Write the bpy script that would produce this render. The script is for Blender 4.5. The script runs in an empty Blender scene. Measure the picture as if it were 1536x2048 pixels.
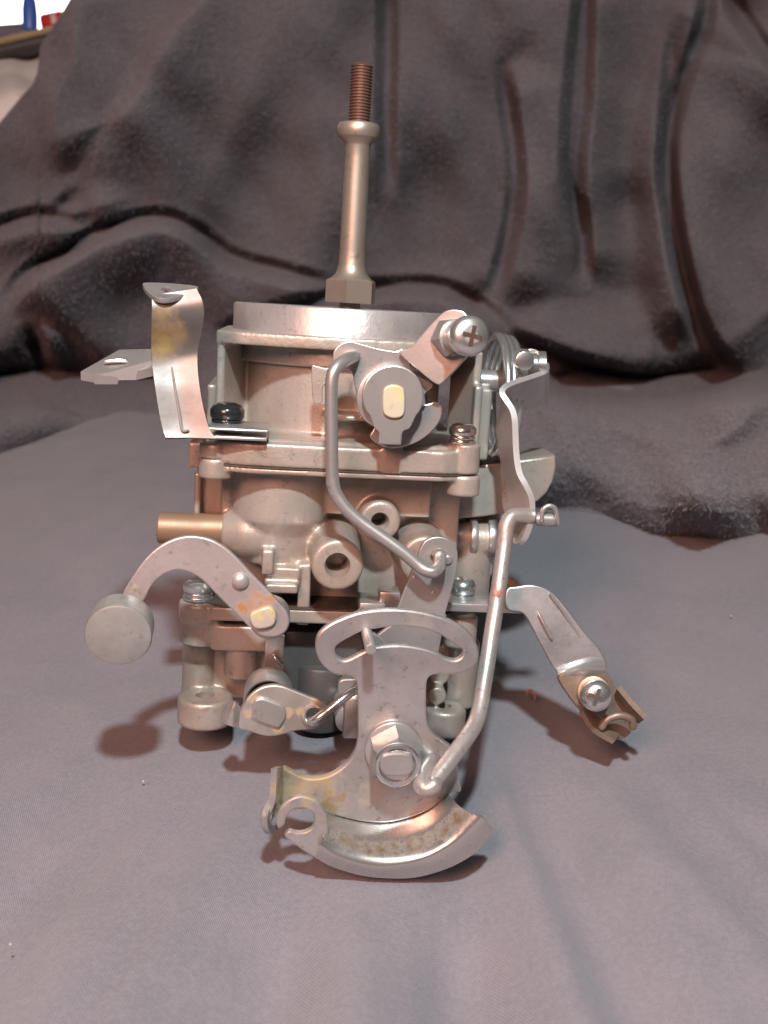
import bpy, bmesh, math, random
import numpy as np
from mathutils import Vector, Matrix
from mathutils import noise as mnoise
R = math.radians
S = 0.001                                   # all modelling numbers are millimetres
scn = bpy.context.scene
COL = scn.collection
random.seed(4)

# ------------------------------------------------------------------ camera
FPX = 2200.0
PITCH = R(10.9)
CAM = Vector((0.0, -240.0, 99.0))
cd = bpy.data.cameras.new('camera')
cam = bpy.data.objects.new('camera', cd); COL.objects.link(cam)
cam.location = CAM * S
cam.rotation_euler = (R(90) - PITCH, 0, 0)
cd.sensor_fit = 'VERTICAL'; cd.sensor_height = 36.0
cd.lens = FPX / 2048.0 * 36.0
cd.clip_start = 0.01; cd.clip_end = 20.0
cd.dof.use_dof = True; cd.dof.focus_distance = 0.236; cd.dof.aperture_fstop = 27.0
scn.camera = cam

# ------------------------------------------------------------------ light
w = bpy.data.worlds.new('World'); scn.world = w; w.use_nodes = True
nt = w.node_tree; nt.nodes.clear()
wo = nt.nodes.new('ShaderNodeOutputWorld'); wb = nt.nodes.new('ShaderNodeBackground')
tc = nt.nodes.new('ShaderNodeTexCoord'); sp = nt.nodes.new('ShaderNodeSeparateXYZ')
cr = nt.nodes.new('ShaderNodeValToRGB')
nt.links.new(tc.outputs['Generated'], sp.inputs[0]); nt.links.new(sp.outputs['Z'], cr.inputs[0])
cr.color_ramp.elements[0].position = 0.0; cr.color_ramp.elements[0].color = (0.16, 0.115, 0.115, 1)
cr.color_ramp.elements[1].position = 0.75; cr.color_ramp.elements[1].color = (0.50, 0.47, 0.46, 1)
nt.links.new(cr.outputs[0], wb.inputs[0]); wb.inputs[1].default_value = 0.20
nt.links.new(wb.outputs[0], wo.inputs[0])

def aim(o, target):
    o.rotation_euler = (Vector(target) - o.location).to_track_quat('-Z', 'Y').to_euler()

def area(name, loc, target, size, power, color):
    l = bpy.data.lights.new(name, 'AREA'); l.shape = 'DISK'; l.size = size * S; l.energy = power; l.color = color
    o = bpy.data.objects.new(name, l); COL.objects.link(o); o.location = Vector(loc) * S; aim(o, Vector(target) * S)
    return o
KEY = area('key_lamp', (18, -353, 392), (0, 40, 20), 28, 3.3, (0.87, 0.99, 1.0))
FILL = area('warm_room_lamp', (-200, -560, 380), (10, 60, 40), 260, 4.6, (1.0, 0.47, 0.34))
_sl = bpy.data.lights.new('wall_fill_spot', 'SPOT'); _sl.energy = 420; _sl.spot_size = R(34); _sl.spot_blend = 0.5; _sl.shadow_soft_size = 0.06; _sl.color = (1.0, 0.96, 0.93)
BACK = bpy.data.objects.new('wall_fill_spot', _sl); COL.objects.link(BACK); BACK.location = Vector((-900, 60, 900)) * S; aim(BACK, Vector((-430, 950, 370)) * S)  # added spot that brightens the wall and clutter; no such lamp is seen

scn.view_settings.view_transform = 'Standard'; scn.view_settings.look = 'None'
scn.view_settings.exposure = 0.0; scn.view_settings.gamma = 1.0

# ------------------------------------------------------------------ frames
FWD = Vector((0, math.cos(PITCH), -math.sin(PITCH))); UP = Vector((0, math.sin(PITCH), math.cos(PITCH)))
def ray(px, py): return FWD + Vector((1, 0, 0)) * ((px - 768) / FPX) + UP * ((1024 - py) / FPX)
def PW(px, py, y):                                  # world point at world depth y
    d = ray(px, py); t = (y - CAM.y) / d.y; return CAM + d * t
ROT = Matrix.Rotation(R(5.0), 3, 'Z') @ Matrix.Rotation(R(3.3), 3, 'Y')
ORG = PW(690, 1470, 0.0)
RT = ROT.transposed()
CL = RT @ (CAM - ORG)
def L3(px, py, v):                                  # carburetor-local point on plane v
    d = RT @ ray(px, py); t = (v - CL.y) / d.y; return CL + d * t
ZM = {'a1': (600, 100, 3.793), 'a2': (140, 540, 3.657), 'a3': (600, 580, 3.84), 'a4': (860, 580, 3.793),
      'a5': (300, 860, 3.84), 'a6': (600, 900, 3.491), 'a7': (150, 1050, 3.413), 'b1': (500, 1150, 3.072),
      'b2': (850, 1000, 3.413), 'b3': (430, 1220, 4.389), 'b4': (700, 1180, 4.8)}
def q(k, pts):
    a, b, s = ZM[k]; return [(a + p[0] / s, b + p[1] / s) for p in pts]
def q1(k, x, y):
    a, b, s = ZM[k]; return (a + x / s, b + y / s)

# ------------------------------------------------------------------ materials
def newmat(name):
    m = bpy.data.materials.new(name); m.use_nodes = True
    n = m.node_tree; b = n.nodes['Principled BSDF']
    return m, n, b
def node(n, t, **k):
    x = n.nodes.new(t)
    for a, v in k.items(): setattr(x, a, v)
    return x
def noise_tex(n, co, scale, detail=4, rough=0.6, dist=0.0):
    x = node(n, 'ShaderNodeTexNoise'); x.inputs['Scale'].default_value = scale; x.inputs['Detail'].default_value = detail
    x.inputs['Roughness'].default_value = rough; x.inputs['Distortion'].default_value = dist
    n.links.new(co, x.inputs['Vector']); return x.outputs['Fac']
def ramp(n, fac, p0, p1, c0=(0, 0, 0, 1), c1=(1, 1, 1, 1)):
    x = node(n, 'ShaderNodeValToRGB'); e = x.color_ramp.elements
    e[0].position = p0; e[0].color = c0; e[1].position = p1; e[1].color = c1
    n.links.new(fac, x.inputs[0]); return x.outputs[0]
def mixc(n, fac, a, b):
    x = node(n, 'ShaderNodeMix'); x.data_type = 'RGBA'
    if isinstance(fac, float): x.inputs[0].default_value = fac
    else: n.links.new(fac, x.inputs[0])
    for i, c in ((6, a), (7, b)):
        if isinstance(c, tuple): x.inputs[i].default_value = (c[0], c[1], c[2], 1)
        else: n.links.new(c, x.inputs[i])
    return x.outputs[2]
def mth(n, op, a, b=None, c=None, clamp=False):
    x = node(n, 'ShaderNodeMath', operation=op); x.use_clamp = clamp
    for i, v in enumerate((a, b, c)):
        if v is None: continue
        if isinstance(v, (int, float)): x.inputs[i].default_value = v
        else: n.links.new(v, x.inputs[i])
    return x.outputs[0]
def metal(name, base, metallic=0.85, rough=0.36, spot=(0.16, 0.12, 0.10), spots=0.35, cloud=0.25, bump=0.12, stains=(),
          rvar=0.15, grain=900, spotscale=420, cast=False):
    m, n, b = newmat(name)
    co = node(n, 'ShaderNodeTexCoord').outputs['Object']
    n1 = noise_tex(n, co, 110, 5, 0.6); n2 = noise_tex(n, co, spotscale, 3, 0.7); n3 = noise_tex(n, co, grain, 2, 0.6)
    dark = tuple(c * 0.72 for c in base)
    c = mixc(n, mth(n, 'MULTIPLY', ramp(n, n1, 0.38, 0.66), cloud * 2, clamp=True), base, dark)
    c = mixc(n, mth(n, 'MULTIPLY', ramp(n, n2, 0.60, 0.74), spots, clamp=True), c, spot)
    if cast:
        n5 = noise_tex(n, co, 55, 4, 0.55, 0.8); c = mixc(n, mth(n, 'MULTIPLY', ramp(n, n5, 0.47, 0.62), 0.38), c, (0.33, 0.215, 0.145))
        n6 = noise_tex(n, co, 230, 5, 0.7, 0.5); c = mixc(n, mth(n, 'MULTIPLY', ramp(n, n6, 0.60, 0.72), 0.5), c, (0.10, 0.075, 0.06))
    met = None
    rr = mth(n, 'MULTIPLY_ADD', n1, rvar * 2, rough - rvar)
    for (pt, rad, colr, amt, sc) in stains:       # grime, rust or paint that sits at one place on the part
        vs = node(n, 'ShaderNodeVectorMath', operation='DISTANCE'); n.links.new(co, vs.inputs[0])
        vs.inputs[1].default_value = tuple(x * S for x in pt)
        g = mth(n, 'SUBTRACT', 1.0, mth(n, 'DIVIDE', vs.outputs['Value'], rad * S), clamp=True)
        nn = noise_tex(n, co, sc, 4, 0.65)
        k = mth(n, 'MULTIPLY', g, 1.6, clamp=True)
        k = mth(n, 'ADD', k, mth(n, 'MULTIPLY', mth(n, 'SUBTRACT', nn, 0.5), 3.4))
        k = mth(n, 'MULTIPLY', mth(n, 'MULTIPLY_ADD', k, 1.3, -0.45, clamp=True), mth(n, 'MULTIPLY', g, 2.5, clamp=True))
        k = mth(n, 'MULTIPLY', k, amt, clamp=True)
        c = mixc(n, k, c, colr)
        rr = mth(n, 'ADD', rr, mth(n, 'MULTIPLY', k, 0.25))
        met = k if met is None else mth(n, 'MAXIMUM', met, k)
    n.links.new(c, b.inputs['Base Color'])
    n.links.new(mth(n, 'MULTIPLY', rr, 1.0, clamp=True), b.inputs['Roughness'])
    if met is None: b.inputs['Metallic'].default_value = metallic
    else: n.links.new(mth(n, 'MULTIPLY', mth(n, 'SUBTRACT', 1.0, mth(n, 'MULTIPLY', met, 0.8)), metallic), b.inputs['Metallic'])
    bp = node(n, 'ShaderNodeBump'); bp.inputs['Strength'].default_value = bump; bp.inputs['Distance'].default_value = 0.00025
    h = mth(n, 'ADD', mth(n, 'MULTIPLY', n3, 0.5), mth(n, 'MULTIPLY', n1, 1.0))
    n.links.new(h, bp.inputs['Height']); n.links.new(bp.outputs[0], b.inputs['Normal'])
    return m
GOLD = (0.34, 0.24, 0.10); RUST = (0.30, 0.12, 0.05); ORANGE = (0.36, 0.17, 0.05); YEL = (0.55, 0.47, 0.14)
M = {}
M['cast'] = metal('cast_zinc', (0.47, 0.425, 0.38), 0.45, 0.40, spots=0.45, cloud=0.30, bump=0.5, grain=1700, cast=True)
M['plate'] = metal('zinc_plated_steel', (0.52, 0.51, 0.50), 0.72, 0.34, spots=0.4, cloud=0.3)
M['dark'] = metal('shade_dark_metal', (0.10, 0.10, 0.10), 0.4, 0.42, spots=0.3, cloud=0.4, bump=0.4)  # dark tone stands in for shade behind the levers and in openings
M['chrome'] = metal('bright_zinc', (0.74, 0.75, 0.74), 0.92, 0.24, spots=0.05, cloud=0.1, rvar=0.05)
M['black'] = metal('black_oxide', (0.045, 0.05, 0.05), 0.6, 0.16, spots=0.1, cloud=0.2, rvar=0.05)
M['bronze'] = metal('yellowed_steel', (0.35, 0.30, 0.25), 0.65, 0.46, spot=(0.15, 0.08, 0.05), spots=0.5, cloud=0.4)
M['brass'] = metal('brass', (0.30, 0.20, 0.13), 0.4, 0.48, spots=0.25, cloud=0.3)
M['thread'] = metal('rusty_thread', (0.19, 0.105, 0.08), 0.55, 0.5, spots=0.5, cloud=0.4, bump=0.4)
M['rust'] = metal('rusted_steel', (0.37, 0.28, 0.22), 0.6, 0.48, spot=(0.16, 0.07, 0.04), spots=0.8, cloud=0.6, bump=0.5, spotscale=300)
M['gasket'] = metal('gasket_paper', (0.07, 0.055, 0.045), 0.0, 0.7, spots=0.5, cloud=0.4, bump=0.6)
M['cup'] = metal('plated_weight', (0.47, 0.47, 0.45), 0.6, 0.42, spot=(0.24, 0.20, 0.15), spots=0.5, cloud=0.5, bump=0.3)
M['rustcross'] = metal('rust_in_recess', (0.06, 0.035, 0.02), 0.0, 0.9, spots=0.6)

# ------------------------------------------------------------------ mesh helpers (millimetres in, metres out)
def add(mesh_parts, *parts):
    V, F = mesh_parts
    for v, f in parts:
        o = len(V); V.extend(v); F.extend([[i + o for i in g] for g in f])
    return mesh_parts
def join(*parts): return add(([], []), *parts)
def mk(name, geo, mat, parent=None, sharp=40, label=None):
    V, F = geo
    me = bpy.data.meshes.new(name); me.from_pydata([tuple(Vector(v) * S) for v in V], [], F)
    me.validate(); 
    bm = bmesh.new(); bm.from_mesh(me); bmesh.ops.recalc_face_normals(bm, faces=bm.faces); bm.to_mesh(me); bm.free()
    me.polygons.foreach_set('use_smooth', [True] * len(me.polygons)); me.set_sharp_from_angle(angle=R(sharp))
    me.materials.append(mat)
    o = bpy.data.objects.new(name, me); COL.objects.link(o)
    if parent: o.parent = parent
    if label: o['label'] = label
    return o
def smooth_path(pts, n=8):
    P = [Vector(p) for p in pts]
    if len(P) < 3: return P
    out = []
    Q = [P[0] * 2 - P[1]] + P + [P[-1] * 2 - P[-2]]
    for i in range(1, len(Q) - 2):
        p0, p1, p2, p3 = Q[i - 1:i + 3]
        for k in range(n):
            t = k / n
            out.append(0.5 * ((2 * p1) + (p2 - p0) * t + (2 * p0 - 5 * p1 + 4 * p2 - p3) * t * t + (3 * p1 - p0 - 3 * p2 + p3) * t ** 3))
    out.append(P[-1]); return out
def smooth_loop(pts, n=5):
    P = [Vector(p) for p in pts]; m = len(P); out = []
    for i in range(m):
        p0, p1, p2, p3 = P[i - 1], P[i], P[(i + 1) % m], P[(i + 2) % m]
        for k in range(n):
            t = k / n
            out.append(0.5 * ((2 * p1) + (p2 - p0) * t + (2 * p0 - 5 * p1 + 4 * p2 - p3) * t * t + (3 * p1 - p0 - 3 * p2 + p3) * t ** 3))
    return out
def basis(axis):
    a = Vector(axis).normalized(); h = Vector((1, 0, 0)) if abs(a.x) < 0.9 else Vector((0, 0, 1))
    x = (h - a * h.dot(a)).normalized(); y = a.cross(x); return a, x, y
def lathe(prof, org, axis, n=40, poly=None, rot=0.0):
    """prof: [(radius, height along axis)]; closed caps when radius 0"""
    a, x, y = basis(axis); O = Vector(org); V = []; F = []; rings = []
    for r, h in prof:
        if r < 1e-6: V.append(O + a * h); rings.append([len(V) - 1] * n)
        else:
            s = len(V)
            for k in range(n):
                t = 2 * math.pi * k / n + rot; rr = r
                V.append(O + a * h + (x * math.cos(t) + y * math.sin(t)) * rr)
            rings.append(list(range(s, s + n)))
    for A, B in zip(rings, rings[1:]):
        for k in range(n):
            f = [A[k], A[(k + 1) % n], B[(k + 1) % n], B[k]]; g = []
            for i in f:
                if i not in g: g.append(i)
            if len(g) > 2: F.append(g)
    return V, F
def disc(org, axis, r, h, bev=0.3, n=40, rot=0.0):
    return lathe([(0, 0), (r - bev, 0), (r - bev * .3, bev * .3), (r, bev), (r, h - bev), (r - bev * .3, h - bev * .3), (r - bev, h), (0, h)], org, axis, n, rot=rot)
def ringd(org, axis, ro, ri, h, bev=0.3, n=48, depth=None):
    d = h if depth is None else depth
    p = [(ri, 0), (ro - bev, 0), (ro, bev), (ro, h - bev), (ro - bev, h), (ri, h)]
    if depth is None: return lathe(p + [p[0]], org, axis, n)
    return lathe([(0, 0), (ro - bev, 0), (ro, bev), (ro, h - bev), (ro - bev, h), (ri + bev, h), (ri, h - bev), (ri, h - d), (0, h - d)], org, axis, n)
def hexp(org, axis, af, h, cham=0.5, rot=0.0):
    """hexagon with chamfered front; af = across flats"""
    a, x, y = basis(axis); O = Vector(org); r = af / math.sqrt(3); V = []; F = []
    def rg(hh, k):
        s = len(V)
        for i in range(6):
            t = math.pi / 3 * i + rot; V.append(O + a * hh + (x * math.cos(t) + y * math.sin(t)) * r * k)
        return list(range(s, s + 6))
    A = rg(0, 1); B = rg(h - cham, 1); n = 36; s = len(V)
    C = []
    for i in range(n):
        t = 2 * math.pi * i / n + rot; V.append(O + a * h + (x * math.cos(t) + y * math.sin(t)) * (af / 2 * 0.97)); C.append(s + i)
    F.append(A[::-1])
    for i in range(6): F.append([A[i], A[(i + 1) % 6], B[(i + 1) % 6], B[i]])
    for i in range(6):
        seg = [C[(i * 6 + k) % n] for k in range(7)]
        F.append([B[i], B[(i + 1) % 6]] + seg[::-1])
    F.append(C)
    return V, F
def tube(pts, r, n=14, sm=6, r2=None):
    P = smooth_path(pts, sm); V = []; F = []; prev = None; m = len(P)
    T = [(P[min(i + 1, m - 1)] - P[max(i - 1, 0)]).normalized() for i in range(m)]
    x = basis(T[0])[1]
    for i in range(m):
        x = (x - T[i] * x.dot(T[i])).normalized(); y = T[i].cross(x)
        rr = r if r2 is None else r + (r2 - r) * i / (m - 1)
        k0 = 0.75 if i in (0, m - 1) else 1
        for k in range(n):
            t = 2 * math.pi * k / n; V.append(P[i] + (x * math.cos(t) + y * math.sin(t)) * rr * k0)
    for i in range(m - 1):
        for k in range(n): F.append([i * n + k, i * n + (k + 1) % n, (i + 1) * n + (k + 1) % n, (i + 1) * n + k])
    F.append(list(range(n))[::-1]); F.append([(m - 1) * n + k for k in range(n)])
    return V, F
def box(u0, u1, v0, v1, w0, w1, bev=0.0):
    bm = bmesh.new(); bmesh.ops.create_cube(bm, size=1)
    for v in bm.verts: v.co = Vector(((u0 + u1) / 2 + v.co.x * (u1 - u0), (v0 + v1) / 2 + v.co.y * (v1 - v0), (w0 + w1) / 2 + v.co.z * (w1 - w0)))
    if bev: bmesh.ops.bevel(bm, geom=bm.edges[:], offset=bev, segments=2, profile=0.5, affect='EDGES')
    bm.verts.index_update(); g = ([v.co.copy() for v in bm.verts], [[v.index for v in f.verts] for f in bm.faces]); bm.free(); return g
def boxp(px0, py0, px1, py1, v0, v1, bev=0.3):
    a = L3(px0, py0, v0); b = L3(px1, py1, v0)
    return box(a.x, b.x, v0, v1, b.z, a.z, bev)
def cylw(px, py0, py1, r, vc, bev=0.3, n=40):
    a = L3(px, py0, vc - r); b = L3(px, py1, vc - r)
    return disc((b.x, vc, b.z), (0, 0, 1), r, a.z - b.z, bev, n)
def cylv(px, py, v0, v1, r, bev=0.3, n=40):
    a = L3(px, py, v0); return disc((a.x, v1, a.z), (0, -1, 0), r, v1 - v0, bev, n)
def cylu(px0, px1, py, vc, r, bev=0.3, n=32):
    a = L3(px0, py, vc); b = L3(px1, py, vc); return disc((a.x, vc, a.z), (1, 0, 0), r, b.x - a.x, bev, n)
class Plane:
    """local plane facing the camera side: through (px,py) at v, tilted by slopes dv/du, dv/dw"""
    def __init__(s, px, py, v, du=0.0, dw=0.0):
        s.o = L3(px, py, v); s.n = Vector((du, -1, dw)).normalized()
        s.x = Vector((1, du, 0)).normalized(); s.x = (s.x - s.n * s.x.dot(s.n)).normalized()
        s.y = s.x.cross(-s.n) * -1
        if s.y.z < 0: s.y = -s.y
    def hit(s, px, py):
        d = RT @ ray(px, py); t = (s.o - CL).dot(s.n) / d.dot(s.n); return CL + d * t
    def uv(s, px, py):
        p = s.hit(px, py) - s.o; return Vector((p.dot(s.x), p.dot(s.y), 0))
def flat(v): return Plane(768, 1100, v)
def plate(pts, pl, th, holes=(), bev=0.25, sm=5, smooth=True):
    """plate with rounded edges: outline and holes in photo pixels laid on the plane pl, thickness th away from the camera"""
    cu = bpy.data.curves.new('t', 'CURVE'); cu.dimensions = '2D'; cu.fill_mode = 'BOTH'
    cu.extrude = max((th / 2 - bev), 0.01) ; cu.bevel_depth = bev; cu.bevel_resolution = 1
    def ccw(P): return sum(P[i - 1].x * P[i].y - P[i].x * P[i - 1].y for i in range(len(P))) > 0
    for i, loop in enumerate([pts] + list(holes)):
        P = [pl.uv(*p) for p in loop]
        if (smooth if isinstance(smooth, bool) else smooth[i]): P = smooth_loop(P, sm)
        if ccw(P) == (i > 0): P = P[::-1]
        s = cu.splines.new('POLY'); s.points.add(len(P) - 1); s.use_cyclic_u = True
        if i == 0:                                   # keep the bevel inside the traced outline
            pass
        for k, p in enumerate(P): s.points[k].co = (p.x, p.y, 0, 1)
    cu.offset = -bev
    o = bpy.data.objects.new('t', cu); COL.objects.link(o)
    dg = bpy.context.evaluated_depsgraph_get(); me = bpy.data.meshes.new_from_object(o.evaluated_get(dg))
    V = [pl.o + pl.x * v.co.x + pl.y * v.co.y - pl.n * (th / 2 - v.co.z) for v in me.vertices]
    F = [list(p.vertices) for p in me.polygons]
    bpy.data.objects.remove(o); bpy.data.curves.remove(cu); bpy.data.meshes.remove(me)
    return V, F
def circ(px, py, r, n=24, ry=None): return [(px + r * math.cos(2 * math.pi * k / n), py + (ry or r) * math.sin(2 * math.pi * k / n)) for k in range(n)]
def resample(P, n):
    d = [0]
    for a, b in zip(P, P[1:]): d.append(d[-1] + (b - a).length)
    out = []; j = 0
    for i in range(n):
        t = d[-1] * i / (n - 1)
        while j < len(P) - 2 and d[j + 1] < t: j += 1
        k = (t - d[j]) / max(d[j + 1] - d[j], 1e-9); out.append(P[j].lerp(P[j + 1], min(max(k, 0), 1)))
    return out
def loft(curves, n=40, th=0.0, sm=6, cross=4):
    """sheet through 3D curves (each a list of points), given a real thickness th"""
    C = [resample(smooth_path(c, sm), n) for c in curves]
    if cross > 1 and len(C) > 2:
        cols = [smooth_path([c[i] for c in C], cross) for i in range(n)]; C = [[cols[i][j] for i in range(n)] for j in range(len(cols[0]))]
    m = len(C); V = [p for c in C for p in c]
    F = [[j * n + i, j * n + i + 1, (j + 1) * n + i + 1, (j + 1) * n + i] for j in range(m - 1) for i in range(n - 1)]
    if th:
        N = [Vector() for _ in V]
        for f in F:
            nn = (V[f[2]] - V[f[0]]).cross(V[f[3]] - V[f[1]])
            for i in f: N[i] += nn
        k = len(V); sg = 1 if sum(x.y for x in N) > 0 else -1
        V += [V[i] + N[i].normalized() * th * sg for i in range(k)]
        F2 = [[i + k for i in f][::-1] for f in F]
        for j in range(m - 1):
            for i in (0, n - 1): F2.append([j * n + i, (j + 1) * n + i, (j + 1) * n + i + k, j * n + i + k])
        for i in range(n - 1):
            for j in (0, m - 1): F2.append([j * n + i, j * n + i + 1, j * n + i + 1 + k, j * n + i + k])
        F = F + F2
    return V, F
def fuse(name, geo, mat, parent, voxel=0.4, smooth=6, cuts=None, label=None):
    """one casting out of overlapping solids: remeshed and softened, then drilled"""
    o = mk(name, geo, mat)
    md = o.modifiers.new('r', 'REMESH'); md.mode = 'VOXEL'; md.voxel_size = voxel * S
    ms = o.modifiers.new('s', 'SMOOTH'); ms.factor = 0.5; ms.iterations = smooth
    co = None
    if cuts:
        co = mk('cut', cuts, mat); mb = o.modifiers.new('b', 'BOOLEAN'); mb.operation = 'DIFFERENCE'; mb.object = co; mb.solver = 'MANIFOLD'
    dg = bpy.context.evaluated_depsgraph_get(); dg.update()
    me = bpy.data.meshes.new_from_object(o.evaluated_get(dg)); me.name = name
    me.polygons.foreach_set('use_smooth', [True] * len(me.polygons)); me.set_sharp_from_angle(angle=R(55))
    old = o.data; o.modifiers.clear(); o.data = me; bpy.data.meshes.remove(old)
    if co: bpy.data.objects.remove(co)
    if not me.materials: me.materials.append(mat)
    o.parent = parent
    if label: o['label'] = label
    return o
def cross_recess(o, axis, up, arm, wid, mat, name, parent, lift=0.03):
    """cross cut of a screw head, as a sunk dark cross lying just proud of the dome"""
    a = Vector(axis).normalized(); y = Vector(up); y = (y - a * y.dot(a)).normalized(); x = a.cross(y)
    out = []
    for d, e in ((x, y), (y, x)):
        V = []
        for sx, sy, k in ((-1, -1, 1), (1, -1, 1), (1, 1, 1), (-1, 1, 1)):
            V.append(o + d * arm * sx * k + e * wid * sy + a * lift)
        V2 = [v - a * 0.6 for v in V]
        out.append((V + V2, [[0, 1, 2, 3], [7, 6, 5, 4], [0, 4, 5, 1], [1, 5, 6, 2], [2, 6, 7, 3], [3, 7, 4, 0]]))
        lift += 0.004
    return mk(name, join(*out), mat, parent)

# ------------------------------------------------------------------ ground cloth
G0, GS = -6.8, 0.15
def ground_z(y): return G0 + GS * y
def ground_pt(px, py):
    d = ray(px, py); t = (G0 + GS * CAM.y - CAM.z) / (d.z - GS * d.y); return CAM + d * t
def nz(x, y, z=0.0): return mnoise.noise(Vector((x, y, z)))
def grid_mesh(name, P, mat):
    h, wd = P.shape[:2]; me = bpy.data.meshes.new(name); V = (P.reshape(-1, 3) * S)
    idx = np.arange(h * wd).reshape(h, wd)
    F = np.stack([idx[:-1, :-1], idx[:-1, 1:], idx[1:, 1:], idx[1:, :-1]], -1).reshape(-1, 4)
    me.vertices.add(len(V)); me.vertices.foreach_set('co', V.ravel().astype(np.float32))
    me.loops.add(F.size); me.loops.foreach_set('vertex_index', F.ravel().astype(np.int32))
    me.polygons.add(len(F)); me.polygons.foreach_set('loop_start', np.arange(0, F.size, 4, dtype=np.int32))
    me.polygons.foreach_set('use_smooth', np.ones(len(F), dtype=bool))
    me.update(); me.validate(); me.materials.append(mat)
    o = bpy.data.objects.new(name, me); COL.objects.link(o); return o
def cloth_mat():
    m, n, b = newmat('woven_sheet'); co = node(n, 'ShaderNodeTexCoord').outputs['Object']
    mp = node(n, 'ShaderNodeMapping'); mp.inputs['Rotation'].default_value = (0, 0, R(12)); n.links.new(co, mp.inputs[0]); c2 = mp.outputs[0]
    sx = node(n, 'ShaderNodeSeparateXYZ'); n.links.new(c2, sx.inputs[0])
    K = 2 * math.pi / 0.00052
    a = mth(n, 'SINE', mth(n, 'MULTIPLY', sx.outputs['X'], K)); bb = mth(n, 'SINE', mth(n, 'MULTIPLY', sx.outputs['Y'], K * 0.8))
    wv = mth(n, 'MULTIPLY', a, bb)
    n1 = noise_tex(n, co, 18, 4, 0.55); n2 = noise_tex(n, co, 900, 2, 0.7); n3 = noise_tex(n, co, 60, 3, 0.5)
    c = mixc(n, ramp(n, n1, 0.3, 0.7), (0.160, 0.152, 0.184), (0.108, 0.115, 0.142))
    c = mixc(n, mth(n, 'MULTIPLY', ramp(n, n3, 0.4, 0.7), 0.3), c, (0.22, 0.19, 0.225))
    c = mixc(n, mth(n, 'MULTIPLY', ramp(n, n2, 0.35, 0.75), 0.30), c, (0.30, 0.29, 0.30))
    c = mixc(n, mth(n, 'MULTIPLY_ADD', wv, 0.22, 0.16, clamp=True), c, (0.36, 0.34, 0.36))
    n.links.new(c, b.inputs['Base Color']); b.inputs['Roughness'].default_value = 0.8
    b.inputs['Sheen Weight'].default_value = 0.15
    bp = node(n, 'ShaderNodeBump'); bp.inputs['Strength'].default_value = 0.6; bp.inputs['Distance'].default_value = 0.00012
    n.links.new(mth(n, 'ADD', wv, n2), bp.inputs['Height']); n.links.new(bp.outputs[0], b.inputs['Normal'])
    return m
def build_sheet():
    nx, ny = 340, 380
    xs = np.linspace(-420, 420, nx); ys = np.linspace(-330, 560, ny); P = np.zeros((ny, nx, 3))
    for j, y in enumerate(ys):
        for i, x in enumerate(xs):
            z = ground_z(y)
            # long soft wrinkles that run out from under the carburetor towards the camera
            ang = math.atan2(x - 5, 150 - y); rr = math.hypot(x, y - 60)
            f = max(0.0, min(1.0, (14 - y) / 55)) * (1 - 0.8 * math.exp(-((x + 3) / 34) ** 2 - ((y + 42) / 16) ** 2))
            rd = lambda q_, r_, z_: 0.55 - 2.2 * abs(nz(q_, r_, z_))
            z += f * (6.0 * rd(ang * 6.0, rr * 0.004, 3.1) + 4.4 * rd(ang * 13.0 + 2, rr * 0.005, 7.7) + 1.2 * nz(ang * 34.0, rr * 0.012, 1.7) - 1.5)
            z += 2.6 * nz(x * 0.012, y * 0.010, 1.0) * (0.35 + min(1.0, abs(x) / 120.0)) + 0.9 * nz(x * 0.05, y * 0.035, 5.0) + 0.25 * nz(x * 0.16, y * 0.12, 8.0)
            # hollow under the weight of the carburetor, drawn up folds at the right
            z -= 4.5 * math.exp(-((x / 50) ** 2 + ((y - 62) / 30) ** 2))
            z += 2.2 * math.exp(-(((x - 42 + 0.25 * y) / 6.5) ** 2)) * max(0, min(1, (25 - y) / 30)) * max(0, min(1, (y + 95) / 60))
            P[j, i] = (x, y, z)
    o = grid_mesh('ground', P, cloth_mat()); o['kind'] = 'structure'
    return o
build_sheet()

# ------------------------------------------------------------------ fleece blanket behind
def seg_dist(X, Y, pts):
    """distance, signed side and position along a polyline, all in photo pixels"""
    best = np.full(X.shape, 1e9); side = np.zeros(X.shape); tt = np.zeros(X.shape)
    L = [0]
    for a, b in zip(pts, pts[1:]): L.append(L[-1] + math.hypot(b[0] - a[0], b[1] - a[1]))
    for k, (a, b) in enumerate(zip(pts, pts[1:])):
        dx, dy = b[0] - a[0], b[1] - a[1]; l2 = dx * dx + dy * dy
        t = np.clip(((X - a[0]) * dx + (Y - a[1]) * dy) / l2, 0, 1)
        ex, ey = X - (a[0] + t * dx), Y - (a[1] + t * dy); d = np.hypot(ex, ey)
        m = d < best; best[m] = d[m]; side[m] = np.sign(dx * ey - dy * ex)[m]; tt[m] = ((L[k] + t * math.sqrt(l2)) / L[-1])[m]
    return best, side, tt
def sp2(pts, n=6): return [(p.x, p.y) for p in smooth_path([(a, b, 0) for a, b in pts], n)]
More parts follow.
